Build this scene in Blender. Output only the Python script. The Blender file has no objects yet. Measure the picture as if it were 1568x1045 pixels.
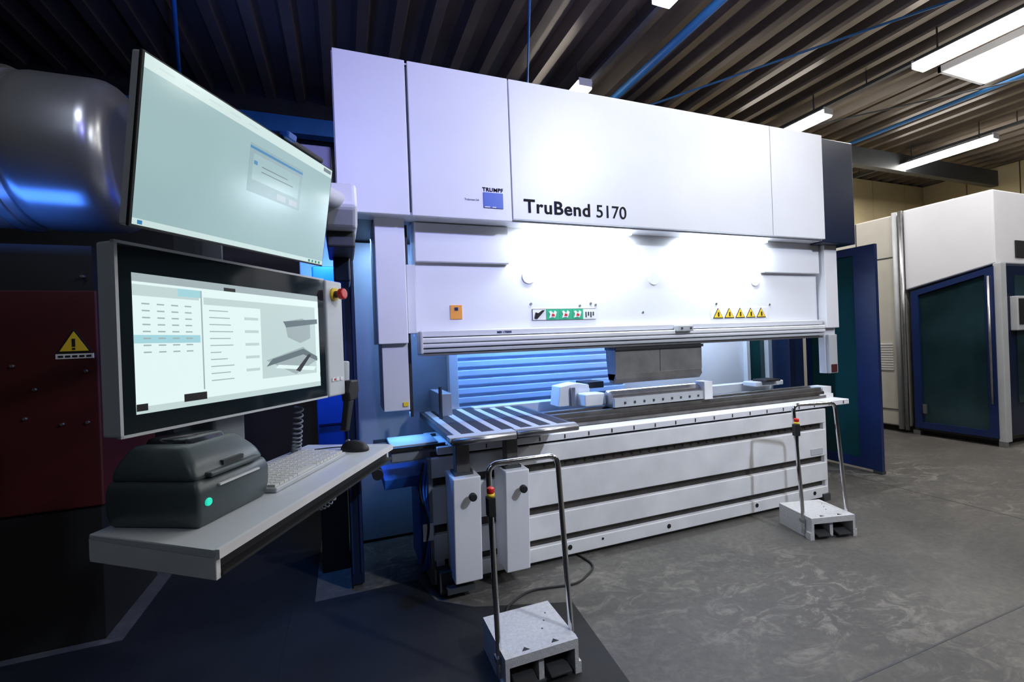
import bpy, bmesh, math, random
from mathutils import Matrix, Vector
random.seed(3)
scene = bpy.context.scene
scene.view_settings.view_transform = 'Standard'
COL = scene.collection

# ---------------------------------------------------------------- materials
def mat(name, col, rough=0.5, metal=0.0, var=0.06, scale=6.0, emit=None, es=0.0, bump=0.0, bscale=40, coat=0.0):
    m = bpy.data.materials.new(name); m.use_nodes = True
    nt = m.node_tree; b = nt.nodes['Principled BSDF']
    b.inputs['Roughness'].default_value = rough
    b.inputs['Metallic'].default_value = metal
    if coat: b.inputs['Coat Weight'].default_value = coat
    tc = nt.nodes.new('ShaderNodeTexCoord')
    n = nt.nodes.new('ShaderNodeTexNoise'); n.inputs['Scale'].default_value = scale; n.inputs['Detail'].default_value = 5
    nt.links.new(tc.outputs['Object'], n.inputs['Vector'])
    r = nt.nodes.new('ShaderNodeValToRGB')
    r.color_ramp.elements[0].position = 0.3; r.color_ramp.elements[1].position = 0.7
    r.color_ramp.elements[0].color = tuple(c*(1-var) for c in col)+(1,)
    r.color_ramp.elements[1].color = tuple(min(1, c*(1+var)) for c in col)+(1,)
    nt.links.new(n.outputs['Fac'], r.inputs['Fac'])
    nt.links.new(r.outputs['Color'], b.inputs['Base Color'])
    if emit:
        b.inputs['Emission Color'].default_value = emit+(1,)
        b.inputs['Emission Strength'].default_value = es
    if bump:
        n2 = nt.nodes.new('ShaderNodeTexNoise'); n2.inputs['Scale'].default_value = bscale
        nt.links.new(tc.outputs['Object'], n2.inputs['Vector'])
        bp = nt.nodes.new('ShaderNodeBump'); bp.inputs['Strength'].default_value = bump; bp.inputs['Distance'].default_value = .01
        nt.links.new(n2.outputs['Fac'], bp.inputs['Height']); nt.links.new(bp.outputs['Normal'], b.inputs['Normal'])
    return m

M = {}
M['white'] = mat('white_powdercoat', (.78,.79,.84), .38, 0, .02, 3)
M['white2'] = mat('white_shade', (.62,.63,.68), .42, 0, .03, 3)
M['worn'] = mat('worn_white', (.72,.73,.75), .42, 0, .08, 5)
M['console'] = mat('console_grey', (.58,.61,.64), .4, 0, .04)
M['grey'] = mat('grey_paint', (.22,.24,.27), .45, 0, .06)
M['lgrey'] = mat('light_grey_paint', (.46,.48,.51), .4, 0, .05)
M['dgrey'] = mat('dark_grey', (.045,.05,.055), .5, 0, .1)
M['black'] = mat('black_plastic', (.010,.010,.012), .55, 0, .1)
M['ink'] = mat('black_lettering', (.004,.004,.005), .9, 0, 0)
M['rubber'] = mat('black_rubber', (.018,.018,.02), .8, 0, .15)
M['navy'] = mat('navy_paint', (.008,.022,.10), .35, 0, .08)
M['navyd'] = mat('dark_navy_paint', (.006,.013,.04), .3, 0, .08)
M['blue'] = mat('blue_paint', (.015,.12,.58), .4, 0, .05)
M['bluel'] = mat('blue_beam_paint', (.02,.14,.36), .5, 0, .1)
M['logo'] = mat('logo_blue', (.0,.07,.52), .4, 0, .02)
M['steel'] = mat('brushed_steel', (.42,.42,.44), .32, .9, .12, 14)
M['dsteel'] = mat('dark_tool_steel', (.15,.145,.14), .42, .5, .25, 9)
M['chrome'] = mat('chrome_tube', (.75,.75,.77), .14, 1, .03)
M['slot'] = mat('slot_bronze', (.055,.047,.042), .5, .4, .3, 12)
M['red'] = mat('red_plastic', (.6,.02,.015), .35, 0, .03)
M['dred'] = mat('dark_red_paint', (.055,.003,.005), .6, 0, .1)
M['yellow'] = mat('sign_yellow', (.85,.58,.03), .5, 0, .02)
M['orange'] = mat('sticker_orange', (.85,.34,.05), .5, 0, .02)
M['green'] = mat('sticker_green', (.02,.40,.2), .5, 0, .03)
M['paper'] = mat('sticker_white', (.8,.8,.82), .5, 0, .02)
M['cream2'] = mat('cream_cabinet', (.56,.54,.48), .45, 0, .04)
M['cream'] = mat('cream_panel', (.40,.37,.28), .5, 0, .05)
M['wall'] = mat('wall_dark', (.02,.02,.022), .8, 0, .2)
M['wallp'] = mat('wall_panel', (.50,.42,.25), .4, 0, .12, 1.5)
M['tglass'] = mat('teal_glass', (.010,.055,.065), .12, 0, .2, 1.5)
M['cglass'] = mat('cell_window_glass', (.014,.036,.046), .06, 0, .5, 1.2)
M['dglass'] = mat('dark_glass', (.010,.018,.024), .06, 0, .3, 1.5)
M['duct'] = mat('duct_metal', (.40,.41,.43), .30, .75, .10, 3)
M['printer'] = mat('printer_plastic', (.065,.085,.09), .38, 0, .06)
M['printerl'] = mat('printer_lid', (.02,.024,.03), .15, 0, .06)
M['key'] = mat('keycap', (.62,.62,.60), .5, 0, .03)
M['tube'] = mat('lamp_tube', (.9,.9,.9), .5, 0, 0, 5, (1,.97,.92), 16)
M['tubel'] = mat('added_lamp_tube', (.9,.9,.9), .5, 0, 0, 5, (.8,.9,1), 4)  # glow of the added left lamp
M['tubehood'] = mat('hood_led', (.9,.9,.9), .5, 0, 0, 5, (.9,.96,1), 12)
M['sky'] = mat('skylight_pane', (.9,.9,.9), .5, 0, 0, 5, (1,.96,.92), 3.2)
M['ledg'] = mat('green_led', (.02,.5,.35), .4, 0, 0, 5, (.02,.9,.6), .6)
M['scr_up'] = mat('screen_pale', (.02,.02,.02), .15, 0, 0, 5, (.40,.60,.62), .78)
M['scr_bar'] = mat('screen_bar', (.02,.02,.02), .2, 0, 0, 5, (.68,.86,.84), .85)
M['scr_blue'] = mat('screen_blue', (.02,.02,.02), .2, 0, 0, 5, (.05,.30,.6), .7)
M['scr_w'] = mat('screen_white', (.02,.02,.02), .2, 0, 0, 5, (.80,.97,.96), .95)
M['scr_g'] = mat('screen_grey', (.02,.02,.02), .2, 0, 0, 5, (.50,.62,.65), .7)
M['scr_gl'] = mat('screen_lightgrey', (.02,.02,.02), .2, 0, 0, 5, (.62,.78,.78), .85)
M['scr_dlg'] = mat('screen_dialog', (.02,.02,.02), .2, 0, 0, 5, (.36,.53,.57), .72)
M['scr_g2'] = mat('screen_darkgrey', (.02,.02,.02), .2, 0, 0, 5, (.22,.30,.34), .6)
M['scr_c'] = mat('screen_cyan', (.02,.02,.02), .2, 0, 0, 5, (.45,.82,.9), .8)

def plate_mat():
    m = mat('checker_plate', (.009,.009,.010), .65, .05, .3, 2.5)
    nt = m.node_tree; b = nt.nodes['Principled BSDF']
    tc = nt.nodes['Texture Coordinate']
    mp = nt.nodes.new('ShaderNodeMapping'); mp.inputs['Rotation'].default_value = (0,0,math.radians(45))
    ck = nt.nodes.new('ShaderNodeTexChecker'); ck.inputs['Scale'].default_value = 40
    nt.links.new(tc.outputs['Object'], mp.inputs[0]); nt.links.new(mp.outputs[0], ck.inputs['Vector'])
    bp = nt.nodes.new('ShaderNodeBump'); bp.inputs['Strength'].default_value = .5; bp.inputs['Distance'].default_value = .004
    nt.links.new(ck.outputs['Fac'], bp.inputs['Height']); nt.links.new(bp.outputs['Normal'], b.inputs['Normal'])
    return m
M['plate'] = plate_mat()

def floor_mat():
    m = bpy.data.materials.new('concrete'); m.use_nodes = True; nt = m.node_tree; b = nt.nodes['Principled BSDF']
    tc = nt.nodes.new('ShaderNodeTexCoord')
    mp = nt.nodes.new('ShaderNodeMapping'); mp.inputs['Rotation'].default_value = (0,0,.5); mp.inputs['Scale'].default_value = (1,1.8,1)
    nt.links.new(tc.outputs['Object'], mp.inputs[0])
    def noise(s, d, r, dist=0, src=tc.outputs['Object']):
        n = nt.nodes.new('ShaderNodeTexNoise'); n.inputs['Scale'].default_value = s; n.inputs['Detail'].default_value = d
        n.inputs['Roughness'].default_value = r; n.inputs['Distortion'].default_value = dist
        nt.links.new(src, n.inputs['Vector']); return n
    n1 = noise(.9, 12, .66, .6, mp.outputs[0]); n2 = noise(30, 8, .6); n3 = noise(4.5, 10, .75, 1.2, mp.outputs[0]); n4 = noise(.45, 4, .5)
    def ramp(n, stops):
        r = nt.nodes.new('ShaderNodeValToRGB'); e = r.color_ramp.elements
        e[0].position = stops[0][0]; e[0].color = stops[0][1]+(1,)
        e[1].position = stops[-1][0]; e[1].color = stops[-1][1]+(1,)
        for p_, c_ in stops[1:-1]: k = e.new(p_); k.color = c_+(1,)
        nt.links.new(n.outputs['Fac'], r.inputs['Fac']); return r
    r1 = ramp(n1, [(.36,(.066,.063,.060)),(.52,(.083,.079,.073)),(.70,(.125,.117,.104))])
    r2 = ramp(n2, [(.3,(.78,.78,.78)),(.7,(1.12,1.12,1.12))])
    r3 = ramp(n3, [(.50,(0,0,0)),(.62,(1,1,1))])
    r4 = ramp(n4, [(.46,(.1,.1,.1)),(.60,(.9,.9,.9))])
    def mix(bt, f, A, B):
        mx = nt.nodes.new('ShaderNodeMix'); mx.data_type = 'RGBA'; mx.blend_type = bt
        if isinstance(f, float): mx.inputs[0].default_value = f
        else: nt.links.new(f, mx.inputs[0])
        nt.links.new(A, mx.inputs[6])
        if isinstance(B, tuple): mx.inputs[7].default_value = B
        else: nt.links.new(B, mx.inputs[7])
        return mx.outputs[2]
    pm = mix('MULTIPLY', 1.0, r3.outputs['Color'], r4.outputs['Color'])
    c = mix('MIX', pm, r1.outputs['Color'], (.22,.205,.18,1))
    c = mix('MULTIPLY', 1.0, c, r2.outputs['Color'])
    nt.links.new(c, b.inputs['Base Color'])
    b.inputs['Roughness'].default_value = .6
    bp = nt.nodes.new('ShaderNodeBump'); bp.inputs['Strength'].default_value = .2; bp.inputs['Distance'].default_value = .005
    nt.links.new(n2.outputs['Fac'], bp.inputs['Height']); nt.links.new(bp.outputs['Normal'], b.inputs['Normal'])
    return m
M['floor'] = floor_mat()
M['roof'] = mat('roof_sheet', (.125,.10,.078), .36, .4, .25, 1.2)

# ---------------------------------------------------------------- helpers
def empty(name, loc=(0,0,0), rz=0.0, mtx=None, parent=None):
    o = bpy.data.objects.new(name, None); COL.objects.link(o)
    o.empty_display_size = .1
    if parent: o.parent = parent
    if mtx is not None: o.matrix_local = mtx
    else:
        o.location = loc; o.rotation_euler = (0,0,rz)
    return o

def fin(bm, name, m, parent, smooth=False):
    bmesh.ops.recalc_face_normals(bm, faces=bm.faces)
    me = bpy.data.meshes.new(name); bm.to_mesh(me); bm.free()
    o = bpy.data.objects.new(name, me); COL.objects.link(o)
    if m: me.materials.append(M[m] if isinstance(m, str) else m)
    if parent: o.parent = parent
    if smooth:
        for p in me.polygons: p.use_smooth = True
    return o

def addbox(bm, x0, x1, y0, y1, z0, z1):
    vs = [bm.verts.new((x, y, z)) for x in (x0, x1) for y in (y0, y1) for z in (z0, z1)]
    for f in ((0,1,3,2),(4,6,7,5),(0,4,5,1),(2,3,7,6),(0,2,6,4),(1,5,7,3)):
        bm.faces.new([vs[i] for i in f])

def box(name, x0, x1, y0, y1, z0, z1, m, parent=None, bev=0.0):
    bm = bmesh.new(); addbox(bm, x0, x1, y0, y1, z0, z1)
    if bev:
        bmesh.ops.bevel(bm, geom=bm.edges[:], offset=bev, segments=3, profile=.5, affect='EDGES')
    return fin(bm, name, m, parent, False)

def boxes(name, lst, m, parent=None):
    bm = bmesh.new()
    for b in lst: addbox(bm, *b)
    return fin(bm, name, m, parent)

def prism(name, pts, d0, d1, m, parent=None, axis='Y', bev=0.0):
    bm = bmesh.new()
    def P(p, d):
        return (p[0], d, p[1]) if axis == 'Y' else ((d, p[0], p[1]) if axis == 'X' else (p[0], p[1], d))
    a = [bm.verts.new(P(p, d0)) for p in pts]; b = [bm.verts.new(P(p, d1)) for p in pts]
    bm.faces.new(a); bm.faces.new(b[::-1])
    n = len(pts)
    for i in range(n): bm.faces.new((a[i], b[i], b[(i+1)%n], a[(i+1)%n]))
    if bev:
        bmesh.ops.bevel(bm, geom=bm.edges[:], offset=bev, segments=3, profile=.5, affect='EDGES')
    return fin(bm, name, m, parent)

def cyl(name, p0, p1, r, m, parent=None, r2=None, seg=24, bev=0.0):
    p0 = Vector(p0); p1 = Vector(p1); d = p1-p0
    bm = bmesh.new()
    bmesh.ops.create_cone(bm, cap_ends=True, segments=seg, radius1=r, radius2=r if r2 is None else r2, depth=d.length)
    if bev:
        es = [e for e in bm.edges if abs(e.verts[0].co.z-e.verts[1].co.z) < 1e-6]
        bmesh.ops.bevel(bm, geom=es, offset=bev, segments=5, profile=.5, affect='EDGES')
    mt = Matrix.Translation((p0+p1)/2) @ d.to_track_quat('Z', 'Y').to_matrix().to_4x4()
    bmesh.ops.transform(bm, matrix=mt, verts=bm.verts)
    o = fin(bm, name, m, parent)
    for p in o.data.polygons: p.use_smooth = len(p.vertices) == 4
    return o

def tube(name, pts, r, m, parent=None, fillet=0.0, cyclic=False, res=6):
    P = [Vector(p) for p in pts]; out = []
    if fillet:
        for i, p in enumerate(P):
            if 0 < i < len(P)-1:
                a = p+(P[i-1]-p).normalized()*fillet; c = p+(P[i+1]-p).normalized()*fillet
                for k in range(9):
                    t = k/8; out.append(a*(1-t)**2+p*2*t*(1-t)+c*t*t)
            else: out.append(p)
    else: out = P
    cu = bpy.data.curves.new(name, 'CURVE'); cu.dimensions = '3D'
    s = cu.splines.new('POLY'); s.points.add(len(out)-1)
    for q, p in zip(s.points, out): q.co = (*p, 1)
    s.use_cyclic_u = cyclic
    cu.bevel_depth = r; cu.bevel_resolution = res; cu.use_fill_caps = True
    o = bpy.data.objects.new(name, cu); COL.objects.link(o)
    cu.materials.append(M[m])
    if parent: o.parent = parent
    return o

def text(name, s, x, z, y, width, height, m, parent, off=0.0):
    cu = bpy.data.curves.new(name, 'FONT'); cu.body = s; cu.size = 1; cu.offset = off; cu.extrude = .002
    if off > .01: cu.space_character = 1.08
    o = bpy.data.objects.new(name, cu); COL.objects.link(o); cu.materials.append(M[m])
    bpy.context.view_layer.update()
    d = o.dimensions.copy()
    o.scale = (width/d.x, height/d.y, 1)
    o.rotation_euler = (math.radians(90), 0, 0); o.location = (x, y, z); o.parent = parent
    return o

def area(name, loc, size, power, col, direction=(0,0,-1), parent=None, sy=None):
    l = bpy.data.lights.new(name, 'AREA'); l.energy = power; l.color = col
    l.shape = 'RECTANGLE'; l.size = size; l.size_y = sy or size
    o = bpy.data.objects.new(name, l); COL.objects.link(o)
    o.location = loc; o.rotation_euler = Vector(direction).to_track_quat('-Z', 'Y').to_euler()
    if parent: o.parent = parent
    return o

def spotlight(loc, target, power, col, cone, blend=.6, size=.12):
    e = empty('added_spotlight', loc)  # unseen spotlight added for its light; can and bracket only dress it
    d = (Vector(target)-Vector(loc)).normalized()
    cyl('lamp_can', -d*.32, -d*.02, .11, 'dgrey', e, bev=.01)
    boxes('bracket', [(-.015,.015,-.015,.015,.1,4.6-loc[2])], 'dgrey', e)
    l = bpy.data.lights.new('spot', 'SPOT'); l.energy = power; l.color = col
    l.spot_size = math.radians(cone); l.spot_blend = blend; l.shadow_soft_size = size
    o = bpy.data.objects.new('spot', l); COL.objects.link(o); o.parent = e
    o.rotation_euler = d.to_track_quat('-Z', 'Y').to_euler()

# ---------------------------------------------------------------- room
X0, X1, Y0, Y1, H = -5.0, 12.5, -4.0, 6.3, 4.6
box('floor', X0, X1, Y0, Y1, -.1, 0, 'floor')
boxes('trim_1', [(4.62,4.630,Y0,Y1,0,.0012),(X0,X1,1.25,1.258,0,.0012),(8.4,8.41,Y0,Y1,0,.0012)], 'dgrey')
box('wall_left', X0-.1, X0, Y0, Y1, 0, H+.3, 'wall')
wr = empty('wall_right')
box('wall_plain', X1, X1+.1, Y0, Y1, 0, H+.3, 'wall', wr)
boxes('wall_cladding', [(X1-.05,X1,3.9+i*.8,4.68+i*.8,.3,H-.02) for i in range(3)], 'wallp', wr)
box('wall_front', X0, X1, Y0-.1, Y0, 0, H+.3, 'wall')
wb = empty('wall_back')
box('wall_lower', X0, X1, Y1, Y1+.1, 0, H+.3, 'wall', wb)
xs = 5.2
while xs < 12.2:
    box('wall_cladding', xs, min(xs+1.08, X1-.06), Y1-.05, Y1, .3, H-.02, 'wallp', wb); xs += 1.1

bm = bmesh.new()
prof = []; p = .34; x = X0-.2
while x < X1+.2:
    prof += [(x, H), (x+.10, H), (x+.15, H+.13), (x+.29, H+.13)]; x += p
va = [bm.verts.new((a, Y0-.1, b)) for a, b in prof]; vb = [bm.verts.new((a, Y1+.1, b)) for a, b in prof]
for i in range(len(prof)-1): bm.faces.new((va[i], vb[i], vb[i+1], va[i+1]))
fin(bm, 'ceiling', 'roof', None)
st = empty('roof_steelwork')
box('tie_beam', X0, 4.6, 5.95, 6.1, 4.05, 4.25, 'bluel', st)
tube('pipe_blue', [(3.35,-3.9,4.5),(3.35,6,4.5)], .045, 'bluel', st)
tube('pipe_blue_b', [(8.05,-3.9,4.45),(7.8,6,4.45)], .026, 'bluel', st)
tube('brace_1', [(7.5,-1.0,4.4),(2.9,7-.9,4.4)], .012, 'bluel', st)
tube('brace_2', [(1.0,2.0,4.45),(2.6,6,4.45)], .012, 'bluel', st)
tube('brace_3', [(-.6,2.0,4.45),(-1.6,6,4.45)], .018, 'bluel', st)
tube('brace_4', [(5.2,6,4.4),(9.5,1.0,4.4)], .010, 'dgrey', st)
box('purlin_dark', 6.5, X1, 5.0, 5.12, 4.2, 4.5, 'dgrey', st)

def lamp(x, y0, y1, z, power, col=(1,.96,.92), tm_='tube'):
    e = empty('ceiling_lamp', (x, (y0+y1)/2, z)); L = (y1-y0)/2
    prism('housing', [(-.09,0),(-.05,.03),(.05,.03),(.09,0)], -L, L, 'white2', e)
    box('diffuser', -.09, .09, -L+.01, L-.01, -.075, 0, tm_, e, .015)
    boxes('end_caps', [(-.08,.08,-L-.004,-L+.012,-.055,.03),(-.08,.08,L-.012,L+.004,-.055,.03)], 'paper', e)
    boxes('hanger', [(-.006,.006,-L*.7-.006,-L*.7+.006,.03,H-z),(-.006,.006,L*.7-.006,L*.7+.006,.03,H-z)], 'dgrey', e)
    area('lamp_light', (0,0,-.09), 1.2, power, col, parent=e, sy=.14).rotation_euler = (0,0,math.radians(90))
for x, y0, y1, z, pw in [(2.62,1.85,3.1,4.3,16),(2.62,4.35,5.6,4.3,14),(2.62,-.7,.55,4.3,18),
                     (5.98,1.75,3.02,4.3,36),(6.02,4.0,5.27,4.3,34),(5.98,-.8,.5,4.3,70),(5.98,-3.2,-1.95,4.3,20),
                     (9.4,3.78,5.06,4.3,110),(9.4,1.0,2.2,4.3,50)]:
    lamp(x, y0, y1, z, pw)
lamp(-1.5, -2.4, -1.2, 4.3, 16, (.72,.84,1), 'tubel')  # unseen lamp added to brighten the near side of the terminal
spotlight((3.3,-1.3,4.15), (2.1,2.7,1.75), 680, (.77,.84,1), 72, .7)  # added key light for the machine face
spotlight((.2,-1.6,4.15), (.35,2.7,2.75), 400, (.34,.34,1), 44, .8)  # added to tint the left end of the hood violet
spotlight((-1.0,.9,4.0), (-1.45,3.0,2.6), 60, (.8,.85,1), 38, .8)  # added to put a highlight on the duct
for tx in (2.62, 5.98, 9.4):
    ct = empty('cable_tray')
    tx += .15
    boxes('tray', [(tx-.03,tx+.03,-3.5,5.9,4.40,4.41),(tx-.03,tx-.026,-3.5,5.9,4.41,4.44),(tx+.026,tx+.03,-3.5,5.9,4.41,4.44)], 'dgrey', ct)
    boxes('tray_hangers', [(tx-.005,tx+.005,-3+i*2.2,-2.99+i*2.2,4.44,4.6) for i in range(5)], 'dgrey', ct)
    tube('cable', [(tx+.012*math.sin(i), -3.5+i*.32, 4.43+.006*math.cos(i*1.7)) for i in range(30)], .008, 'lgrey', ct)
sk = empty('skylight')
box('pane', 6.95, 7.85, .9, 3.25, 4.585, 4.595, 'sky', sk)
boxes('frame', [(6.92,6.95,.87,3.28,4.53,4.6),(7.85,7.88,.87,3.28,4.53,4.6),(6.92,7.88,.87,.9,4.53,4.6),(6.92,7.88,3.25,3.28,4.53,4.6),(6.92,7.88,2.0,2.03,4.55,4.58)], 'paper', sk)

# ---------------------------------------------------------------- press brake
pb = empty('press_brake')
box('hood_core', .01, 3.90, 2.70, 3.6, 2.235, 3.11, 'dgrey', pb)
for i, (a, b, z0) in enumerate([(0,.396,2.21),(.41,1.037,2.21),(1.044,3.306,2.225),(3.311,3.92,2.225)]):
    box('hood_panel_%d' % (i+1), a, b, 2.67, 2.70, z0, 3.12, 'white', pb, .004)
box('hood_top', 0, 3.92, 2.70, 3.6, 3.10, 3.12, 'white', pb)
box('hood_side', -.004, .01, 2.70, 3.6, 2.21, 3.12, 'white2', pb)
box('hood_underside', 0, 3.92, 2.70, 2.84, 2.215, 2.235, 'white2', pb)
box('hood_blue_end', 3.925, 4.34, 2.69, 3.5, 2.20, 3.11, 'navyd', pb, .008)
for i, (a, b) in enumerate([(1.17,1.99),(2.52,3.33)]):
    box('hood_light_%d' % (i+1), a, b, 2.745, 2.785, 2.188, 2.214, 'tubehood', pb)
    area('hood_light_lamp', ((a+b)/2, 2.765, 2.18), b-a, 11, (.80,.91,1), (0,.25,-1), pb, .035)
box('ram_plate', .44, 4.04, 2.85, 3.02, 1.50, 2.235, 'white', pb, .004)
box('ram_step_left', .44, 1.06, 2.81, 2.85, 1.965, 2.21, 'white', pb, .006)
box('ram_step_right', 3.36, 4.03, 2.81, 2.85, 1.95, 2.215, 'white', pb, .006)
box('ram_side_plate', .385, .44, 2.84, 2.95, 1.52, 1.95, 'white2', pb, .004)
box('clamp_core', .46, 4.03, 2.83, 3.0, 1.385, 1.53, 'dgrey', pb)
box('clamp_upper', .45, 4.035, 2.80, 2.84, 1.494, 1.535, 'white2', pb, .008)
box('clamp_middle', .45, 4.035, 2.775, 2.84, 1.455, 1.488, 'worn', pb, .008)
box('clamp_middle_b', .45, 4.035, 2.775, 2.84, 1.425, 1.451, 'white2', pb, .008)
box('clamp_lower', .45, 4.035, 2.79, 2.84, 1.395, 1.420, 'lgrey', pb, .006)
box('clamp_lip', .46, 4.03, 2.80, 2.98, 1.376, 1.39, 'steel', pb)
box('clamp_end', .442, .462, 2.77, 2.9, 1.39, 1.53, 'lgrey', pb, .006)
box('clamp_latch', 2.38, 2.52, 2.74, 2.80, 1.475, 1.52, 'lgrey', pb, .006)
boxes('clamp_latch_bolts', [(2.40,2.415,2.735,2.742,1.49,1.505),(2.485,2.5,2.735,2.742,1.49,1.505)], 'dgrey', pb)
for i, x in enumerate((1.21, 2.25, 3.29)):
    cyl('cover_cap_%d' % (i+1), (x,2.852,1.887), (x,2.842,1.887), .050, 'white', pb, seg=32, bev=.004)
def column(n, a, b, d=0):
    box('guide_%s_upper' % n, a, b, 2.78, 3.2-d, 1.46, 2.22, 'white', pb, .005)
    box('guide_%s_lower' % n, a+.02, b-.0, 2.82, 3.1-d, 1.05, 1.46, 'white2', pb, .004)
column('a', .20, .375); column('b', 4.06, 4.22, .22)
box('guide_rail', .38, .40, 2.86, 2.9, 1.0, 2.2, 'black', pb)
boxes('guide_label', [(.335,.365,2.812,2.82,1.075,1.10)], 'yellow', pb)
box('scale_head', 4.09, 4.20, 2.79, 2.82, 1.05, 1.40, 'lgrey', pb, .006)
box('scale_tag', 4.11, 4.18, 2.784, 2.792, 1.06, 1.13, 'dred', pb)
box('sticker_orange', .655, .732, 2.844, 2.85, 1.605, 1.695, 'orange', pb)
box('sticker_orange_mark', .682, .705, 2.841, 2.844, 1.66, 1.68, 'navy', pb)
boxes('sticker_safety_base', [(1.225,1.725,2.844,2.85,1.585,1.665)], 'paper', pb)
boxes('sticker_safety_edge', [(1.225,1.725,2.8435,2.845,1.585,1.588),(1.225,1.725,2.8435,2.845,1.662,1.665),(1.225,1.229,2.8435,2.845,1.585,1.665)], 'dgrey', pb)
boxes('sticker_safety_green', [(1.33,1.432,2.841,2.845,1.588,1.662),(1.434,1.532,2.841,2.845,1.588,1.662),(1.534,1.62,2.841,2.845,1.588,1.662)], 'green', pb)
for i, x in enumerate((1.38,1.48,1.575)):
    prism('sticker_pictogram', [(x-.03,1.60),(x-.005,1.605),(x+.015,1.60),(x+.03,1.64),(x+.015,1.652),(x+.005,1.63),(x-.015,1.65),(x-.03,1.645),(x-.02,1.625)], 2.838, 2.842, 'paper', pb)
    prism('sticker_pictogram_hand', [(x-.012,1.612),(x+.012,1.612),(x+.012,1.625),(x-.006,1.632)], 2.836, 2.838, 'red', pb)
prism('sticker_black_figure', [(1.24,1.60),(1.26,1.595),(1.29,1.625),(1.32,1.655),(1.30,1.655),(1.27,1.635),(1.25,1.64)], 2.838, 2.845, 'ink', pb)
boxes('sticker_small_marks', [(1.64+.02*i,1.65+.02*i,2.842,2.845,1.60+.012*(i%2),1.64) for i in range(4)], 'dgrey', pb)
boxes('sticker_warning_base', [(2.80,3.42,2.844,2.85,1.565,1.655)], 'paper', pb)
for i in range(5):
    x = 2.87+i*.118
    prism('warning_triangle_edge', [(x-.054,1.57),(x+.054,1.57),(x,1.655)], 2.841, 2.845, 'ink', pb)
    prism('warning_triangle', [(x-.043,1.577),(x+.043,1.577),(x,1.645)], 2.838, 2.842, 'yellow', pb)
    boxes('warning_mark', [(x-.006,x+.006,2.835,2.839,1.585,1.62)], 'ink', pb)
for i, (x, z) in enumerate([(1.60,1.685),(1.69,1.70),(1.73,1.69),(2.86,1.69),(3.45,1.68),(2.14,1.63),(1.22,1.70)]):
    cyl('ram_screw_%d' % i, (x,2.852,z), (x,2.845,z), .009, 'steel', pb, seg=12)
text('model_lettering', 'TruBend', 1.12, 2.275, 2.668, .485, .088, 'ink', pb, .016)
text('model_number', '5170', 1.65, 2.275, 2.668, .24, .086, 'ink', pb, .0)
text('maker_lettering', 'TRUMPF', .845, 2.388, 2.668, .135, .024, 'ink', pb, .011)
box('maker_square', .85, .978, 2.664, 2.67, 2.285, 2.38, 'logo', pb)
boxes('maker_square_cut', [(.855,.89,2.662,2.665,2.286,2.292),(.905,.93,2.662,2.665,2.286,2.292)], 'paper', pb)
text('small_print', 'TruServices 24h', .73, 2.325, 2.668, .09, .012, 'lgrey', pb)
text('rating_text', 'MIN 170000', .95, 1.504, 2.799, .10, .016, 'navy', pb, .009)
# bed
box('bed_core', .47, 3.79, 2.69, 3.2, .0, .80, 'slot', pb)
for i, (a, b) in enumerate([(.03,.120),(.170,.323),(.380,.603),(.657,.775)]):
    box('bed_band_%d' % (i+1), .46, 3.81, 2.655, 2.70, a, b, 'worn', pb, .006)
boxes('bed_feet', [(.6,.8,2.66,2.9,0,.03),(3.3,3.5,2.66,2.9,0,.03),(3.74,3.82,2.64,2.8,.0,.06)], 'dgrey', pb)
box('bed_end', 3.79, 3.825, 2.66, 3.2, .03, .775, 'worn', pb, .004)
box('bed_end_left', .44, .47, 2.66, 3.2, .03, .775, 'grey', pb, .004)
bm = bmesh.new()
x = 1.2
while x < 3.75:
    addbox(bm, x, x+.014, 2.684, 2.69, .622, .636); x += .075
fin(bm, 'slot_bolts', 'black', pb)
for i, (x, z) in enumerate([(1.35,.08),(2.15,.075),(3.0,.085),(3.65,.08),(1.6,.09)]):
    cyl('bed_hole_%d' % (i+1), (x,2.66,z), (x,2.652,z), .016 if i < 4 else .008, 'black', pb)
boxes('bed_plate_label', [(3.62,3.76,2.65,2.656,.40,.45)], 'lgrey', pb)
box('table_dark_strip', .5, 4.05, 2.69, 3.1, .775, .79, 'black', pb)
box('table_plate', .5, 4.12, 2.655, 3.15, .79, .835, 'white', pb, .005)
bm = bmesh.new(); x = .8
while x < 4.05:
    addbox(bm, x, x+.006, 2.65, 2.656, .80, .825); x += .18
fin(bm, 'table_marks', 'slot', pb)
box('die_rail', 1.30, 4.02, 2.80, 2.99, .835, .895, 'slot', pb, .004)
box('die_rail_left', .6, 1.30, 2.86, 2.99, .835, .88, 'slot', pb, .004)
boxes('die_rail_steps', [(1.30,4.02,2.785,2.80,.84,.86),(1.30,4.02,2.83,2.86,.895,.925),(1.30,4.02,2.93,2.97,.895,.93)], 'dsteel', pb)
boxes('die_rail_end', [(3.95,4.12,2.79,3.0,.836,.87),(4.03,4.14,2.82,2.95,.87,.93)], 'worn', pb)
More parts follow.
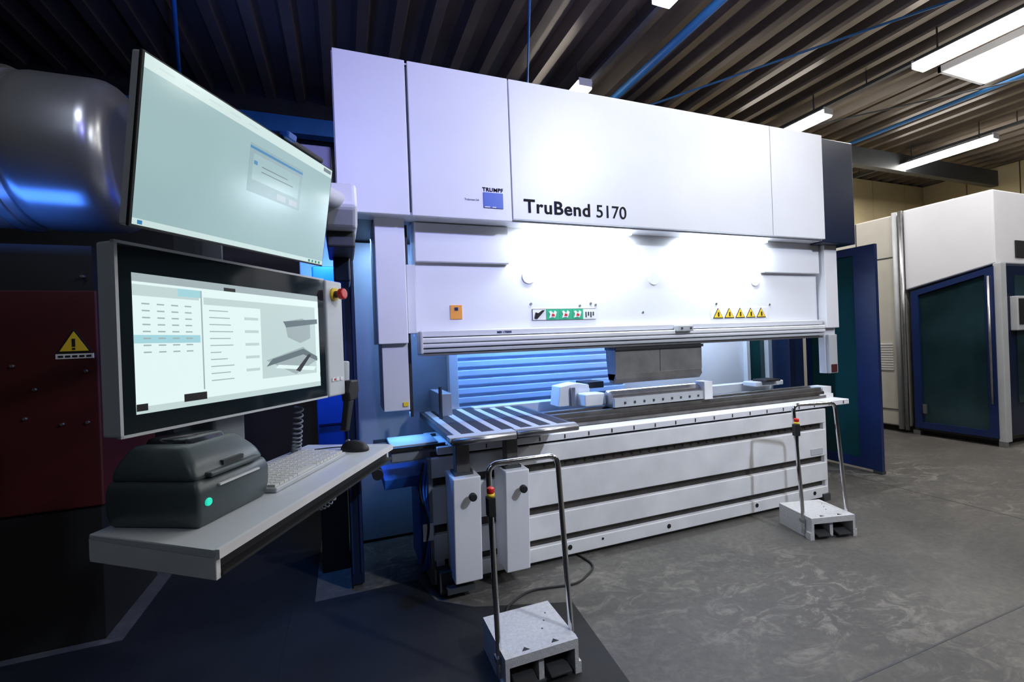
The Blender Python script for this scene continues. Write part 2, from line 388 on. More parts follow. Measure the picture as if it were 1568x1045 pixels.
# punch and die
M['punch'] = mat('punch_steel', (.20,.195,.19), .42, .35, .18, 9)
PP = [(2.815,1.375),(2.94,1.375),(2.94,1.30),(2.92,1.13),(2.85,1.13),(2.835,1.16),(2.82,1.18)]
prism('punch', PP, 1.86, 2.255, 'punch', pb, 'X')
prism('punch_second', PP, 2.26, 2.66, 'punch', pb, 'X')
boxes('punch_shoulder', [(1.855,2.665,2.80,2.95,1.352,1.372)], 'black', pb)
prism('punch_nose', [(2.825,1.175),(2.93,1.175),(2.90,1.105),(2.85,1.105),(2.82,1.14)], 1.86, 2.66, 'dsteel', pb, 'X')
prism('lower_die', [(2.84,.93),(2.96,.93),(2.96,1.02),(2.925,1.05),(2.90,1.035),(2.875,1.05),(2.84,1.02)], 1.84, 2.72, 'steel', pb, 'X')
boxes('die_clamps', [(1.84,2.70,2.815,2.84,.935,1.00)], 'lgrey', pb)
boxes('die_end_blocks', [(2.66,2.74,2.80,2.90,.93,1.07)], 'worn', pb)
bm = bmesh.new()
for i in range(9): addbox(bm, 1.92+i*.085, 1.935+i*.085, 2.810, 2.816, .955, .972)
fin(bm, 'die_clamp_bolts', 'dgrey', pb)
bg = empty('back_gauge', parent=pb)
prism('finger_body', [(1.50,.94),(1.76,.94),(1.78,1.09),(1.66,1.11),(1.52,1.09)], 3.05, 3.2, 'worn', bg, bev=.006)
box('finger_tip', 1.66, 1.83, 2.93, 3.06, .94, 1.035, 'white', bg, .01)
box('finger_block', 1.76, 1.90, 3.05, 3.25, 1.06, 1.11, 'black', bg, .005)
box('finger_post', 1.60, 1.63, 3.02, 3.05, .94, 1.08, 'steel', bg)
box('gauge_beam', .9, 3.95, 3.27, 3.36, .88, .96, 'lgrey', bg, .005)
box('finger_right', 3.55, 3.9, 3.1, 3.25, .94, .985, 'lgrey', bg, .01)
box('finger_right_cap', 3.62, 3.8, 3.05, 3.2, .985, 1.005, 'black', bg, .004)
# rear panels
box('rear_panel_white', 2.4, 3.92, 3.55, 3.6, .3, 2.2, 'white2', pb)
box('rear_panel_teal', 3.92, 4.55, 3.55, 3.58, .3, 2.2, 'tglass', pb)
boxes('rear_posts', [(3.90,3.94,3.50,3.6,.3,2.2),(4.2,4.25,3.50,3.6,.3,2.2)], 'lgrey', pb)
bm = bmesh.new(); pr = []
z = .6
while z < 1.6: pr += [(3.52,z),(3.495,z+.012),(3.495,z+.050),(3.52,z+.062)]; z += .072
a = [bm.verts.new((.82,y,zz)) for y, zz in pr]; b = [bm.verts.new((2.4,y,zz)) for y, zz in pr]
for i in range(len(pr)-1): bm.faces.new((a[i], b[i], b[i+1], a[i+1]))
fin(bm, 'rear_shutter', mat('shutter', (.42,.54,.72), .4, .1, .03), pb)
box('rear_shutter_back', .82, 2.4, 3.53, 3.58, .3, 2.2, 'blue', pb)
box('rear_post_left', .76, .83, 3.42, 3.56, .3, 2.2, 'lgrey', pb, .004)
box('frame_plate_left', .09, .76, 3.5, 3.6, 0.02, 2.22, 'grey', pb, .004)
box('frame_cheek_left', .62, .70, 3.1, 3.5, .02, 1.1, 'grey', pb, .004)
box('frame_plate_right', 4.25, 4.45, 3.3, 3.6, 0.02, 2.2, 'navyd', pb, .004)
tube('frame_conduit', [(.60,3.0,1.16),(.60,3.0,.86),(.64,3.1,.80)], .012, 'black', pb, .03)
# side guards (swung open)
x, y0, y1 = 4.92, 2.87, 3.6
boxes('guard_frame_right', [(x-.02,x+.02,y0,y0+.20,.03,2.27),(x-.02,x+.02,y1-.05,y1,.03,2.27),(x-.02,x+.02,y0+.2,y1-.05,2.19,2.27),(x-.02,x+.02,y0+.2,y1-.05,.03,.13)], 'navy', pb)
box('guard_glass_right', x-.006, x+.006, y0+.2, y1-.05, .13, 2.19, 'tglass', pb)
boxes('guard_foot_right', [(x-.03,x+.03,y1-.06,y1,0,.03),(x-.03,x+.03,y0,y0+.08,0,.03)], 'dgrey', pb)
box('guard_door_left', 0.0, .075, 2.86, 3.42, .03, 2.2, 'navyd', pb, .008)
boxes('guard_door_left_trim', [(.008,.018,2.852,2.86,.1,2.15),(.057,.067,2.852,2.86,.1,2.15)], 'navy', pb)
boxes('guard_door_left_foot', [(.01,.065,2.88,2.95,0,.03),(.01,.065,3.33,3.4,0,.03)], 'dgrey', pb)
box('hydraulic_cover', -.17, -.002, 3.15, 3.5, .75, 1.98, 'blue', pb, .01)
boxes('hydraulic_cover_ribs', [(-.16,-.01,3.14,3.15,z,z+.012) for z in (.95,1.3,1.65)], 'navy', pb)
box('hydraulic_cover_base', -.17, -.005, 3.16, 3.5, 0, .75, 'black', pb)
box('side_cabinet', -.27, -.03, 3.55, 3.9, 1.9, 2.93, 'white2', pb, .01)
box('side_shelf', .20, .60, 2.75, 3.1, .60, .66, 'blue', pb, .005)
box('side_box', .24, .52, 2.72, 3.0, .76, .86, 'grey', pb, .008)
boxes('side_box_rails', [(.16,.56,2.70,2.72,.83,.85),(.16,.56,3.0,3.02,.83,.85),(.15,.2,2.68,2.76,.78,.83)], 'black', pb)
cyl('side_knob', (.16,2.74,.72), (.16,2.66,.72), .03, 'black', pb)
box('bed_side_box', .40, .445, 2.75, 3.1, .08, .55, 'blue', pb, .005)
boxes('bed_side_labels', [(.40,.46,2.65,2.655,.30,.40),(.47,.52,2.65,2.655,.1,.18)], 'paper', pb)
for k in range(3):
    tube('side_cable_%d' % (k+1), [(.42+.02*k,2.68,.75),(.38+.02*k,2.66,.6),(.44,2.64+.01*k,.4),(.39+.02*k,2.68,.15)], .007, 'blue' if k else 'black', pb, .08)
# sheet support arms
for n, (a, b) in (('a', (.54,.70)), ('b', (.845,.995))):
    prism('support_%s_body' % n, [(2.44,.70),(2.655,.70),(2.655,.10),(2.475,.10)], a, b, 'white', pb, 'X', .008)
    box('support_%s_post' % n, a+.035, b-.045, 2.50, 2.58, .69, .90, 'dsteel', pb, .004)
    box('support_%s_collar' % n, a+.02, b-.03, 2.49, 2.60, .70, .715, 'dgrey', pb)
    cyl('support_%s_knob_stem' % n, ((a+b)/2+.02,2.46,.60), ((a+b)/2+.02,2.41,.60), .007, 'steel', pb)
    cyl('support_%s_knob' % n, ((a+b)/2+.02,2.42,.60), ((a+b)/2+.02,2.39,.60), .022, 'black', pb, bev=.006)
boxes('support_foot', [(.50,.66,2.5,2.66,.04,.07),(.47,.54,2.56,2.66,.02,.14)], 'dgrey', pb)
tz = .945
boxes('support_table_frame', [(.52,.545,2.34,3.38,tz-.035,tz),(1.255,1.28,2.42,3.38,tz-.035,tz),(.52,1.28,3.36,3.40,tz-.035,tz),(.545,1.255,2.45,3.36,tz-.03,tz-.022)], 'dgrey', pb)
for i in range(6):
    x = .552+i*.118
    box('support_table_slat_%d' % (i+1), x, x+.045, 2.42, 3.37, tz-.022, tz+.002, 'lgrey', pb, .004)
    box('support_table_brush_%d' % (i+1), x+.047, x+.116, 2.42, 3.37, tz-.022, tz+.001, 'rubber', pb)
boxes('support_table_front', [(.51,.885,2.34,2.42,tz-.02,tz+.004),(.895,1.285,2.38,2.42,tz-.02,tz+.004)], 'lgrey', pb)
cyl('support_table_roller_a', (.52,2.34,tz-.02), (.88,2.34,tz-.02), .018, 'steel', pb)
cyl('support_table_roller_b', (.90,2.37,tz-.02), (1.285,2.37,tz-.02), .018, 'steel', pb)
boxes('support_table_arms', [(.575,.63,2.42,3.2,tz-.06,tz-.03),(.88,.93,2.42,3.2,tz-.06,tz-.03)], 'dsteel', pb)
# working lights in the side bay and behind the ram
area('side_bay_light', (-.09,2.9,2.1), .12, 15, (.04,.24,1), (0,.6,-1), pb, .08)
area('side_frame_light', (.3,3.2,2.18), .3, 9, (.35,.6,1), (0,.3,-1), pb, .06)
area('rear_bay_light', (1.4,3.3,2.1), .9, 44, (.22,.46,1), (0,.2,-1), pb, .08)
area('rear_bay_light_r', (3.0,3.3,2.1), 1.2, 26, (.70,.85,1), (0,.2,-1), pb, .08)
area('side_floor_light', (.33,2.9,1.03), .2, 4, (.1,.35,1), (0,-.1,-1), pb, .08)
area('added_roof_tint_light', (2.2,3.2,3.2), 1.6, 9, (.22,.26,1), (0,.1,1), pb, .1)  # added light aimed upward to tint the ceiling blue

# ---------------------------------------------------------------- operator terminal
th = math.radians(55.1)
tm = empty('machine_control_terminal', (-.420, 1.125, 0), th)
TMI = (Matrix.Translation((-.420,1.125,0)) @ Matrix.Rotation(th,4,'Z')).inverted()
zb, zt = 1.283, 1.684
box('panel_housing', -.004, .73, .004, .05, zb, zt, 'console', tm, .006)
boxes('panel_bezel_rim', [(-.006,.636,-.004,.006,zb,zb+.006),(-.006,.636,-.004,.006,zt-.006,zt),(-.006,0,-.004,.006,zb,zt)], 'console', tm)
box('panel_glass', .0, .634, -.002, .006, zb+.006, zt-.006, 'dglass', tm)
box('panel_side_strip', .640, .73, -.008, .01, zb, zt-.002, 'console', tm, .006)
sx0, sx1, sz0, sz1 = .026, .603, 1.327, 1.622
W_, H_ = sx1-sx0, sz1-sz0
def ui(par, pref, rects, ox, oz, w, h, y):
    for i, (a, b, c, d, m) in enumerate(rects):
        yy = y-.0004*(1+i*.15)
        box('%s_%d' % (pref, i), ox+a*w, ox+b*w, yy, yy+.0003, oz+c*h, oz+d*h, m, par)
rc = [(0,1,0,1,'scr_w'), (0,1,.94,1,'scr_g'), (0,.26,.84,.92,'scr_gl'),(.17,.27,.86,.92,'scr_c'), (.267,.273,.12,.92,'scr_g'), (0,.26,.50,.56,'scr_c'),
      (.58,1,.15,.87,'scr_gl'), (.28,.58,.81,.87,'scr_gl'), (.97,1,.15,.87,'scr_w'),
      (0,1,0,.05,'scr_gl'), (.0,1,.05,.10,'scr_w'), (.18,.28,.04,.10,'black'), (.0,.04,.02,.07,'black'), (.38,.44,.94,.97,'black')]
rng = random.Random(5)
for i in range(8):
    for j in range(4): rc.append((.03+j*.055, .058+j*.055, .78-i*.05, .79-i*.05, 'scr_g'))
for i in range(11):
    rc.append((.30, .30+rng.uniform(.05,.12), .76-i*.058, .768-i*.058, 'scr_g'))
    if i % 2: rc.append((.48, .56, .755-i*.058, .78-i*.058, 'scr_gl'))
ui(tm, 'panel_screen', rc, sx0, sz0, W_, H_, -.0025)
def quad(par, name, pts, y, m):
    return prism(name, [(sx0+a*W_, sz0+b*H_) for a, b in pts], y, y+.0003, m, par)
quad(tm, 'panel_screen_model_a', [(.60,.32),(.86,.44),(.98,.30),(.80,.16)], -.0063, 'scr_g')
quad(tm, 'panel_screen_model_f', [(.60,.26),(.64,.33),(.86,.42),(.97,.33),(.97,.28),(.86,.36)], -.0065, 'scr_g2')
quad(tm, 'panel_screen_model_b', [(.66,.24),(.68,.27),(.96,.22),(.94,.18)], -.0067, 'scr_w')
quad(tm, 'panel_screen_model_c', [(.73,.70),(.86,.74),(.92,.70),(.92,.53),(.84,.48),(.75,.54)], -.0063, 'scr_g')
quad(tm, 'panel_screen_model_d', [(.72,.70),(.98,.74),(.98,.69),(.74,.64)], -.0067, 'scr_g2')
quad(tm, 'panel_screen_model_e', [(.80,.20),(.90,.36),(.92,.35),(.83,.18)], -.0069, 'dgrey')
cyl('emergency_stop_ring', (.682,-.008,1.635), (.682,-.016,1.635), .022, 'yellow', tm)
cyl('emergency_stop_stem', (.682,-.016,1.635), (.682,-.034,1.635), .012, 'dgrey', tm)
cyl('emergency_stop_button', (.682,-.032,1.635), (.682,-.052,1.635), .019, 'red', tm, bev=.005)
boxes('panel_keys', [(.655+.022*i,.671+.022*i,-.011,-.006,z,z+.012) for i in range(3) for z in (1.335,)], 'paper', tm)
boxes('panel_key_red', [(.664,.671,-.0125,-.01,1.338,1.344)], 'red', tm)
box('panel_back_box', .1, .62, .05, .10, zb+.03, zt-.03, 'grey', tm, .01)
box('column', .27, .35, .10, .19, 1.02, 2.0, 'grey', tm, .01)
box('column_foot_bracket', .26, .36, .06, .2, 1.10, 1.285, 'grey', tm, .008)
# upper monitor
hx = Vector((.455,.890,.048)).normalized(); up = Vector((.1465,-.1106,.983)).normalized()
yv = up.cross(hx).normalized(); up = hx.cross(yv).normalized()
BL = Vector((-.357,1.010,1.6875))
mw = Matrix(((hx.x,yv.x,up.x,BL.x),(hx.y,yv.y,up.y,BL.y),(hx.z,yv.z,up.z,BL.z),(0,0,0,1)))
mu = empty('upper_monitor_part', parent=tm)
mu.matrix_parent_inverse = TMI
mu.matrix_basis = mw
Wm, Hm = .665, .311
box('monitor_back', 0, Wm, .004, .022, 0, Hm, 'worn', mu, .004)
box('monitor_bezel', -.001, Wm+.001, -.001, .006, -.001, Hm+.001, 'black', mu, .002)
box('monitor_bump', .15, .5, .022, .06, .04, .25, 'dgrey', mu, .01)
rc = [(.006,.994,.012,.990,'scr_up'), (.006,.994,.91,.99,'scr_bar'), (.006,.994,.012,.05,'scr_bar'), (.92,.985,.94,.975,'scr_g2'),
      (.43,.76,.46,.83,'scr_dlg'), (.43,.76,.79,.81,'scr_blue'), (.45,.74,.56,.76,'scr_up'), (.455,.475,.68,.71,'scr_blue'), (.50,.66,.68,.688,'scr_g2'), (.50,.70,.64,.648,'scr_g2'),
      (.60,.66,.48,.53,'scr_g'), (.68,.74,.48,.53,'scr_g')]
rc += [(.87+i*.028,.885+i*.028,.018,.042,'green') for i in range(4)]
rc += [(.05+i*.09,.10+i*.09,.945,.955,'scr_gl') for i in range(5)]
rc += [(.02,.035,.018,.042,'scr_blue')]
ui(mu, 'monitor_screen', rc, 0, 0, Wm, Hm, -.0015)
box('webcam_bar', .40, .60, -.006, .022, Hm, Hm+.014, 'black', mu, .005)
box('webcam_head', .40, .44, -.018, .01, Hm+.002, Hm+.022, 'blue', mu, .005)
box('monitor_mount', .28, .40, .055, .12, .05, .2, 'dgrey', mu, .006)
# keyboard shelf
ts = math.radians(62.5)
sh = empty('keyboard_shelf_part', parent=tm)
sh.matrix_parent_inverse = TMI
SHM = Matrix.Translation((-.220,.933,1.10)) @ Matrix.Rotation(ts,4,'Z')
sh.matrix_basis = SHM
LX, LY = .055, .325
prism('shelf_top', [(0,0),(.80,0),(.815,.02),(.815,LY),(LX,LY),(0,.01)], -.014, 0, 'console', sh, 'Z', .003)
prism('shelf_skirt_left', [(0,.004),(LX,LY),(LX+.012,LY),(.012,.004)], -.055, -.008, 'worn', sh, 'Z', .002)
boxes('shelf_skirt', [(LX,.80,LY-.02,LY,-.05,-.01),(.8,.815,.02,LY,-.05,-.01)], 'lgrey', sh)
boxes('shelf_front_channel', [(.012,.80,.02,.03,-.05,-.014),(.012,.80,.0,.02,-.05,-.044)], 'black', sh)
boxes('shelf_front_edge', [(0,.80,-.004,.004,-.016,.001)], 'worn', sh)
box('shelf_bottom', .06, .8, .02, .30, -.05, -.045, 'dgrey', sh)
# arm
ar = empty('terminal_support_arm')
prism('arm_head', [(2.02,2.05),(2.06,2.16),(2.30,2.18),(2.66,2.18),(2.66,1.99),(2.10,1.97)], -.06, .08, 'white', ar, 'X', .02)
box('arm_joint', -.05, .07, 2.15, 2.5, 1.90, 1.975, 'dgrey', ar, .01)
tube('arm_tube', [(-.33,1.50,2.05),(-.18,1.72,2.06),(0.0,2.06,2.08)], .04, 'white2', ar)
cyl('arm_pivot', (-.33,1.45,1.98), (-.33,1.45,2.09), .05, 'dgrey', ar, bev=.01)
box('arm_hanger', -.03, .05, 2.4, 2.66, 1.78, 1.92, 'navyd', ar, .01)

def on_shelf(name, x, y, rz=0.0):
    m = SHM @ Matrix.Translation((x, y, .0005)) @ Matrix.Rotation(rz, 4, 'Z')
    return empty(name, mtx=m)
pr_ = on_shelf('label_printer', .075, .105)
def lathebox(name, sections, m, par, bev=0.012):
    bm = bmesh.new(); rings = []
    for z, a, b, c, d in sections:
        rings.append([bm.verts.new(v) for v in ((a,c,z),(b,c,z),(b,d,z),(a,d,z))])
    bm.faces.new(rings[0][::-1]); bm.faces.new(rings[-1])
    for r0, r1 in zip(rings, rings[1:]):
        for i in range(4): bm.faces.new((r0[i], r0[(i+1)%4], r1[(i+1)%4], r1[i]))
    bmesh.ops.bevel(bm, geom=bm.edges[:], offset=bev, segments=3, profile=.5, affect='EDGES')
    o = fin(bm, name, m, par)
    for p in o.data.polygons: p.use_smooth = True
    return o
lathebox('body', [(0,.008,.205,.004,.205),(.03,0,.211,-.004,.207),(.075,-.002,.211,-.006,.205),(.095,.004,.207,.004,.20)], 'printer', pr_, .008)
lathebox('upper_cover', [(.092,.002,.209,.002,.20),(.125,.010,.201,.018,.195),(.160,.030,.18,.055,.175)], 'printer', pr_, .012)
lathebox('lid_window', [(.125,.045,.165,.03,.17),(.171,.055,.155,.07,.165)], 'printerl', pr_, .009)
prism('lid_lip', [(.03,-.008),(.18,-.008),(.18,.02),(.03,.02)], .096, .106, 'printer', pr_, 'Z', .004)
boxes('label_slot', [(.05,.17,-.010,-.004,.074,.078)], 'worn', pr_)
boxes('buttons', [(.08,.14,.006,.03,.108,.118)], 'dgrey', pr_)
cyl('status_button', (.022,.0,.05), (.022,-.009,.05), .008, 'ledg', pr_, bev=.002)
boxes('feet', [(.02,.05,.02,.05,-.0005,.002),(.16,.19,.16,.19,-.0005,.002)], 'rubber', pr_)
kb = on_shelf('keyboard', .295, .09, math.radians(1))
KW = .36
prism('base', [(0,0),(KW,0),(KW,.15),(0,.15)], 0, .012, 'lgrey', kb, 'Z', .003)
bm = bmesh.new()
for r in range(6):
    for c in range(18):
        x = .007+c*.0193; y = .008+r*.0232
        if r == 0 and 4 < c < 10: continue
        addbox(bm, x, x+.0165, y, y+.0195, .012, .018+r*.0012)
addbox(bm, .007+5*.0193, .004+10*.0193, .008, .0275, .012, .018)
fin(bm, 'keys', 'key', kb)
ms = on_shelf('computer_mouse', .725, .10, math.radians(75))
bm = bmesh.new(); bmesh.ops.create_uvsphere(bm, u_segments=24, v_segments=14, radius=1)
for v in bm.verts:
    v.co.x *= .055; v.co.y *= .031; v.co.z = max(v.co.z, -.05)*.032+.0016
fin(bm, 'shell', 'black', ms, True)
cyl('wheel', (.028,-.004,.027), (.028,.004,.027), .008, 'grey', ms)
tube('cord', [(.05,0,.008),(.09,.01,.006),(.13,.05,.006)], .002, 'black', ms, .02)
hs = empty('handheld_scanner', mtx=Matrix.Translation((-.420,1.125,0)) @ Matrix.Rotation(th,4,'Z') @ Matrix.Translation((.76,.03,1.30)))
cyl('holder', (0,0,.02), (.005,0,.10), .028, 'lgrey', hs, bev=.006)
prism('holder_bracket', [(-.03,.03),(.0,.03),(.0,.08),(-.03,.08)], -.01, .012, 'dgrey', hs)
prism('scanner_head', [(-.02,.03),(.025,.03),(.03,-.01),(.015,-.04),(-.03,-.045),(-.035,-.01)], -.055, -.02, 'black', hs, bev=.006)
prism('scanner_grip', [(-.03,-.04),(.0,-.04),(-.035,-.15),(-.055,-.145)], -.052, -.026, 'black', hs, bev=.005)
cc = empty('coiled_cable')
def coil(p0, p1, r, turns, name):
    p0 = Vector(p0); p1 = Vector(p1); d = (p1-p0); u = d.normalized().orthogonal().normalized(); w = d.normalized().cross(u)
    pts = []
    N = turns*14
    for i in range(N+1):
        t = i/N; a = 2*math.pi*turns*t
        pts.append(p0+d*t+Vector((0,0,-.03))*math.sin(math.pi*t)+(u*math.cos(a)+w*math.sin(a))*r)
    tube(name, pts, .003, 'grey', cc, res=2)
coil((-.145,1.66,1.26), (-.165,1.68,1.08), .014, 14, 'coil_upper')
coil((-.02,1.70,.98), (-.12,1.72,.90), .014, 9, 'coil_lower')
tube('lead', [(-.165,1.68,1.08),(-.16,1.78,.98),(-.02,1.70,.98)], .003, 'dgrey', cc, .03)

# ---------------------------------------------------------------- foot pedals
M['pedal'] = mat('pedal_housing_paint', (.50,.50,.51), .55, 0, .12, 60, bump=.3, bscale=250)
def pedal(loc, rz, w=.335, d=.31, h=.15):
    e = empty('foot_pedal_station', loc, rz)
    bm = bmesh.new()
    addbox(bm, 0, w, 0, d, h-.012, h)
    addbox(bm, 0, .018, 0, d, 0, h-.012); addbox(bm, w-.018, w, 0, d, 0, h-.012)
    addbox(bm, w/2-.012, w/2+.012, .02, d, 0, h-.012)
    addbox(bm, .018, w-.018, d-.015, d, 0, h-.012)
    addbox(bm, .018, w-.018, 0, .012, h-.04, h-.012)
    addbox(bm, -.012, 0, 0, .04, .0, .05); addbox(bm, w, w+.012, 0, .04, .0, .05)
    fin(bm, 'housing', 'pedal', e)
    box('base_plate', .018, w-.018, .012, d-.015, 0, .01, 'dgrey', e)
    for i, x in enumerate((.04, w/2+.03)):
        prism('pedal_%d' % (i+1), [(-.01,.02),(-.01,.03),(.14,.075),(.14,.02)], x, x+.10, 'rubber', e, 'X', .004)
    for x in (.10, w-.10):
        prism('arrow_mark', [(x-.018,.02),(x+.018,.02),(x,.042)], h, h+.001, 'black', e, 'Z')
    boxes('top_screws', [(w/2+.05+.03*i, w/2+.056+.03*i, .12+.05*i, .126+.05*i, h, h+.002) for i in range(3)], 'dgrey', e)
    tube('handle', [(-.004,.07,.03),(-.004,.07,.15),(-.002,.13,.915),(w-.004,.13,.915),(w+.004,.07,.15),(w+.004,.07,.03)], .0125, 'chrome', e, .05)
    boxes('handle_clamps', [(-.02,.0,.05,.09,.10,.125),(w,w+.02,.05,.09,.10,.125)], 'steel', e)
    box('switch_box', -.022, .014, .085, .125, .70, .785, 'black', e, .005)
    cyl('switch_collar', (-.004,.10,.785), (-.004,.10,.80), .017, 'yellow', e)
    cyl('switch_button', (-.004,.10,.80), (-.004,.10,.825), .017, 'red', e, bev=.006)
    tube('cable', [(-.006,.09,.70),(-.012,.09,.4),(.0,.085,.14)], .005, 'black', e)
    return e
p1 = pedal((.572,1.74,0.004), 0)
p2 = pedal((2.97,2.19,0), math.radians(-13))
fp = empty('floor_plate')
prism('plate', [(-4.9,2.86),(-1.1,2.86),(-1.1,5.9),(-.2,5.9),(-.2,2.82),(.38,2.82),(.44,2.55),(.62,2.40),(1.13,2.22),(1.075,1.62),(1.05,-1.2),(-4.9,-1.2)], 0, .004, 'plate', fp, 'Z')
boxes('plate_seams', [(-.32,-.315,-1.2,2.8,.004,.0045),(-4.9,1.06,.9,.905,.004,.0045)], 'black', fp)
fc = empty('floor_cable')
tube('cable', [(.74,2.06,.03),(.76,2.30,.012),(.95,2.42,.008),(1.25,2.36,.008),(1.45,2.5,.008),(1.42,2.68,.008)], .006, 'rubber', fc, .08)

# ---------------------------------------------------------------- right machine
rm = empty('laser_cutting_cell')
XF = 7.10
box('rear_body', XF+.02, 9.3, 3.82, 5.3, .08, 2.98, 'cream2', rm, .02)
boxes('rear_seams', [(XF+.012,XF+.022,3.83,5.3,2.40,2.41),(XF+.012,XF+.022,4.40,4.41,.1,2.97),(XF+.012,XF+.022,3.83,5.3,.30,.31)], 'dgrey', rm)
prism('front_body', [(2.90,2.14),(2.90,3.0),(3.80,3.0),(3.80,1.93)], XF, 9.3, 'white', rm, 'X', .015)
prism('front_lower', [(2.93,.06),(2.93,2.12),(3.78,1.92),(3.78,.06)], XF+.06, 9.3, 'dgrey', rm, 'X')
def frame(name, o, i, x0, x1, m):
    bm = bmesh.new(); n = len(o)
    A = [bm.verts.new((x0,*p)) for p in o]; B = [bm.verts.new((x0,*p)) for p in i]
    C = [bm.verts.new((x1,*p)) for p in o]; D = [bm.verts.new((x1,*p)) for p in i]
    for k in range(n):
        j = (k+1) % n
        bm.faces.new((A[k],A[j],B[j],B[k])); bm.faces.new((C[k],D[k],D[j],C[j]))
        bm.faces.new((A[k],C[k],C[j],A[j])); bm.faces.new((B[k],B[j],D[j],D[k]))
    return fin(bm, name, m, rm)
frame('window_frame', [(3.74,.10),(2.92,.10),(2.92,2.11),(3.74,1.90)], [(3.66,.18),(3.0,.18),(3.0,2.02),(3.66,1.85)], XF-.01, XF+.06, 'navy')
prism('window_glass', [(3.66,.18),(3.0,.18),(3.0,2.02),(3.66,1.85)], XF+.02, XF+.03, 'cglass', rm, 'X')
boxes('window_handle', [(XF-.03,XF-.01,3.60,3.64,.30,.42)], 'steel', rm)
cyl('pillar_tube_a', (XF-.02,3.82,.05), (XF-.02,3.82,3.0), .025, 'steel', rm)
cyl('pillar_tube_b', (XF-.0,3.90,.05), (XF-.0,3.90,3.0), .03, 'lgrey', rm)
cyl('door_handle', (XF-.03,2.96,.5), (XF-.03,2.96,2.0), .012, 'steel', rm)
box('corner_post', XF, XF+.12, 2.86, 2.93, .06, 2.14, 'lgrey', rm, .008)
box('front_door', XF+.14, 8.9, 2.87, 2.93, .12, 2.12, 'navyd', rm, .01)
box('front_door_glass', XF+.3, 8.7, 2.862, 2.872, .5, 2.0, 'cglass', rm)
box('control_display', XF+.18, XF+.50, 2.80, 2.87, 1.35, 1.75, 'lgrey', rm, .01)
box('control_display_glass', XF+.2, XF+.48, 2.795, 2.802, 1.42, 1.72, 'black', rm)
box('status_display', XF+.42, XF+.62, 2.885, 2.90, 2.22, 2.42, 'black', rm)
boxes('vent_louvre', [(XF+.008,XF+.022,3.98,4.30,.85+i*.035,.865+i*.035) for i in range(11)], 'paper', rm)
boxes('plinth', [(XF+.1,9.2,2.98,5.2,0,.08)], 'black', rm)
boxes('feet', [(XF,XF+.06,2.87,2.93,0,.06),(XF+.02,XF+.08,3.7,3.78,0,.06)], 'steel', rm)
bx = empty('storage_cabinet')
box('body', 6.6, 7.5, 5.5, 6.1, .06, 2.3, 'cream', bx, .01)
boxes('doors', [(6.62,7.04,5.48,5.5,.1,2.26),(7.06,7.48,5.48,5.5,.1,2.26)], 'cream2', bx)
boxes('feet', [(6.6,6.66,5.5,5.56,0,.06),(7.44,7.5,5.5,5.56,0,.06),(6.6,6.66,6.04,6.1,0,.06),(7.44,7.5,6.04,6.1,0,.06)], 'black', bx)

# ---------------------------------------------------------------- left side : cabinet + duct
rc_ = empty('electrical_cabinet')
box('base', -3.2, -1.19, 2.92, 3.6, 0.004, .69, 'black', rc_)
box('red_door', -3.2, -1.17, 2.90, 3.6, .69, 1.79, 'dred', rc_, .008)
box('top', -3.2, -1.19, 2.92, 3.6, 1.79, 2.02, 'black', rc_)
sxx, szz = -1.262, 1.475
boxes('sign_base', [(sxx-.075,sxx+.075,2.894,2.9,szz-.03,szz-.005)], 'paper', rc_)
boxes('sign_text', [(sxx-.065+.028*i,sxx-.045+.028*i,2.892,2.895,szz-.023,szz-.013) for i in range(5)], 'black', rc_)
prism('sign_triangle_edge', [(sxx-.07,szz),(sxx+.07,szz),(sxx,szz+.12)], 2.893, 2.9, 'black', rc_)
prism('sign_triangle', [(sxx-.057,szz+.008),(sxx+.057,szz+.008),(sxx,szz+.107)], 2.890, 2.894, 'yellow', rc_)
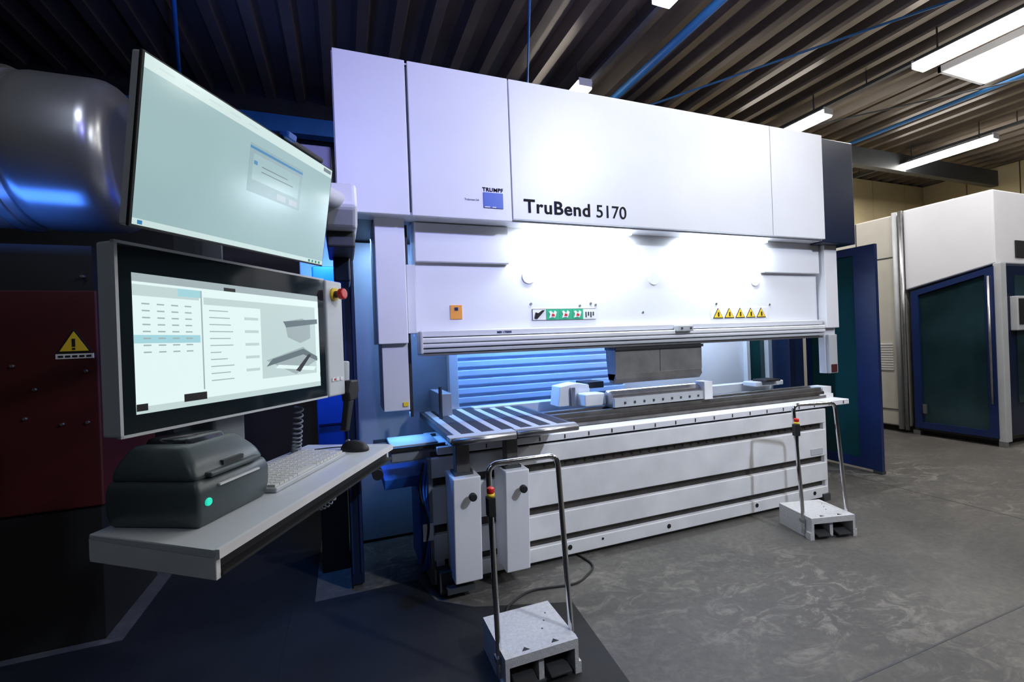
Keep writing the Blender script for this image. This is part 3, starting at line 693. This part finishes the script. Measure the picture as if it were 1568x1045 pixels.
boxes('sign_mark', [(sxx-.006,sxx+.006,2.887,2.891,szz+.03,szz+.07),(sxx-.006,sxx+.006,2.887,2.891,szz+.015,szz+.024)], 'black', rc_)
for k, (x, z) in enumerate([(-1.22,1.38),(-1.42,1.30),(-1.32,1.12),(-1.22,1.12),(-1.46,1.16),(-1.22,1.86),(-1.5,1.42)]):
    cyl('bolt_%d' % (k+1), (x,2.915,z), (x,2.885,z), .007, 'dsteel', rc_, seg=12)
du = empty('extraction_duct')
cyl('duct_main', (-4.5,3.0,2.50), (-1.42,3.0,2.50), .38, 'duct', du, seg=64)
cyl('duct_end', (-1.46,3.0,2.50), (-1.02,3.0,2.50), .385, 'duct', du, seg=64, bev=.10)
cyl('duct_ring', (-1.50,3.0,2.50), (-1.455,3.0,2.50), .395, 'dsteel', du, seg=64, bev=.01)
boxes('duct_hanger', [(-1.8,-1.77,2.98,3.02,2.86,4.6),(-3.6,-3.57,2.98,3.02,2.86,4.6)], 'dgrey', du)
boxes('duct_bracket', [(-2.4,-2.3,2.9,3.1,2.02,2.14)], 'dgrey', du)
area('added_duct_blue_light', (-1.5,2.72,2.04), .6, 1.6, (.06,.22,1), (0,.35,1), du, .12)  # added light that gives the duct's underside its blue reflections
area('added_roof_blue_light', (-.6,3.9,3.3), .4, 12, (.12,.22,1), (.2,.3,1), None, .3)  # added light with no fixture, turns the left ceiling bluish
w = bpy.data.worlds.new('world'); scene.world = w; w.use_nodes = True
w.node_tree.nodes['Background'].inputs[0].default_value = (.5,.6,.8,1); w.node_tree.nodes['Background'].inputs[1].default_value = .015

# ---------------------------------------------------------------- camera
cam = bpy.data.cameras.new('camera'); cam.sensor_width = 36; cam.lens = 15.84; cam.clip_start = .05
co = bpy.data.objects.new('camera', cam); COL.objects.link(co)
co.matrix_world = Matrix.Translation((0,0,1.45)) @ Matrix.Rotation(math.radians(-20.6),4,'Z') @ Matrix.Rotation(math.radians(90),4,'X') @ Matrix.Rotation(-.038,4,'Z')
scene.camera = co
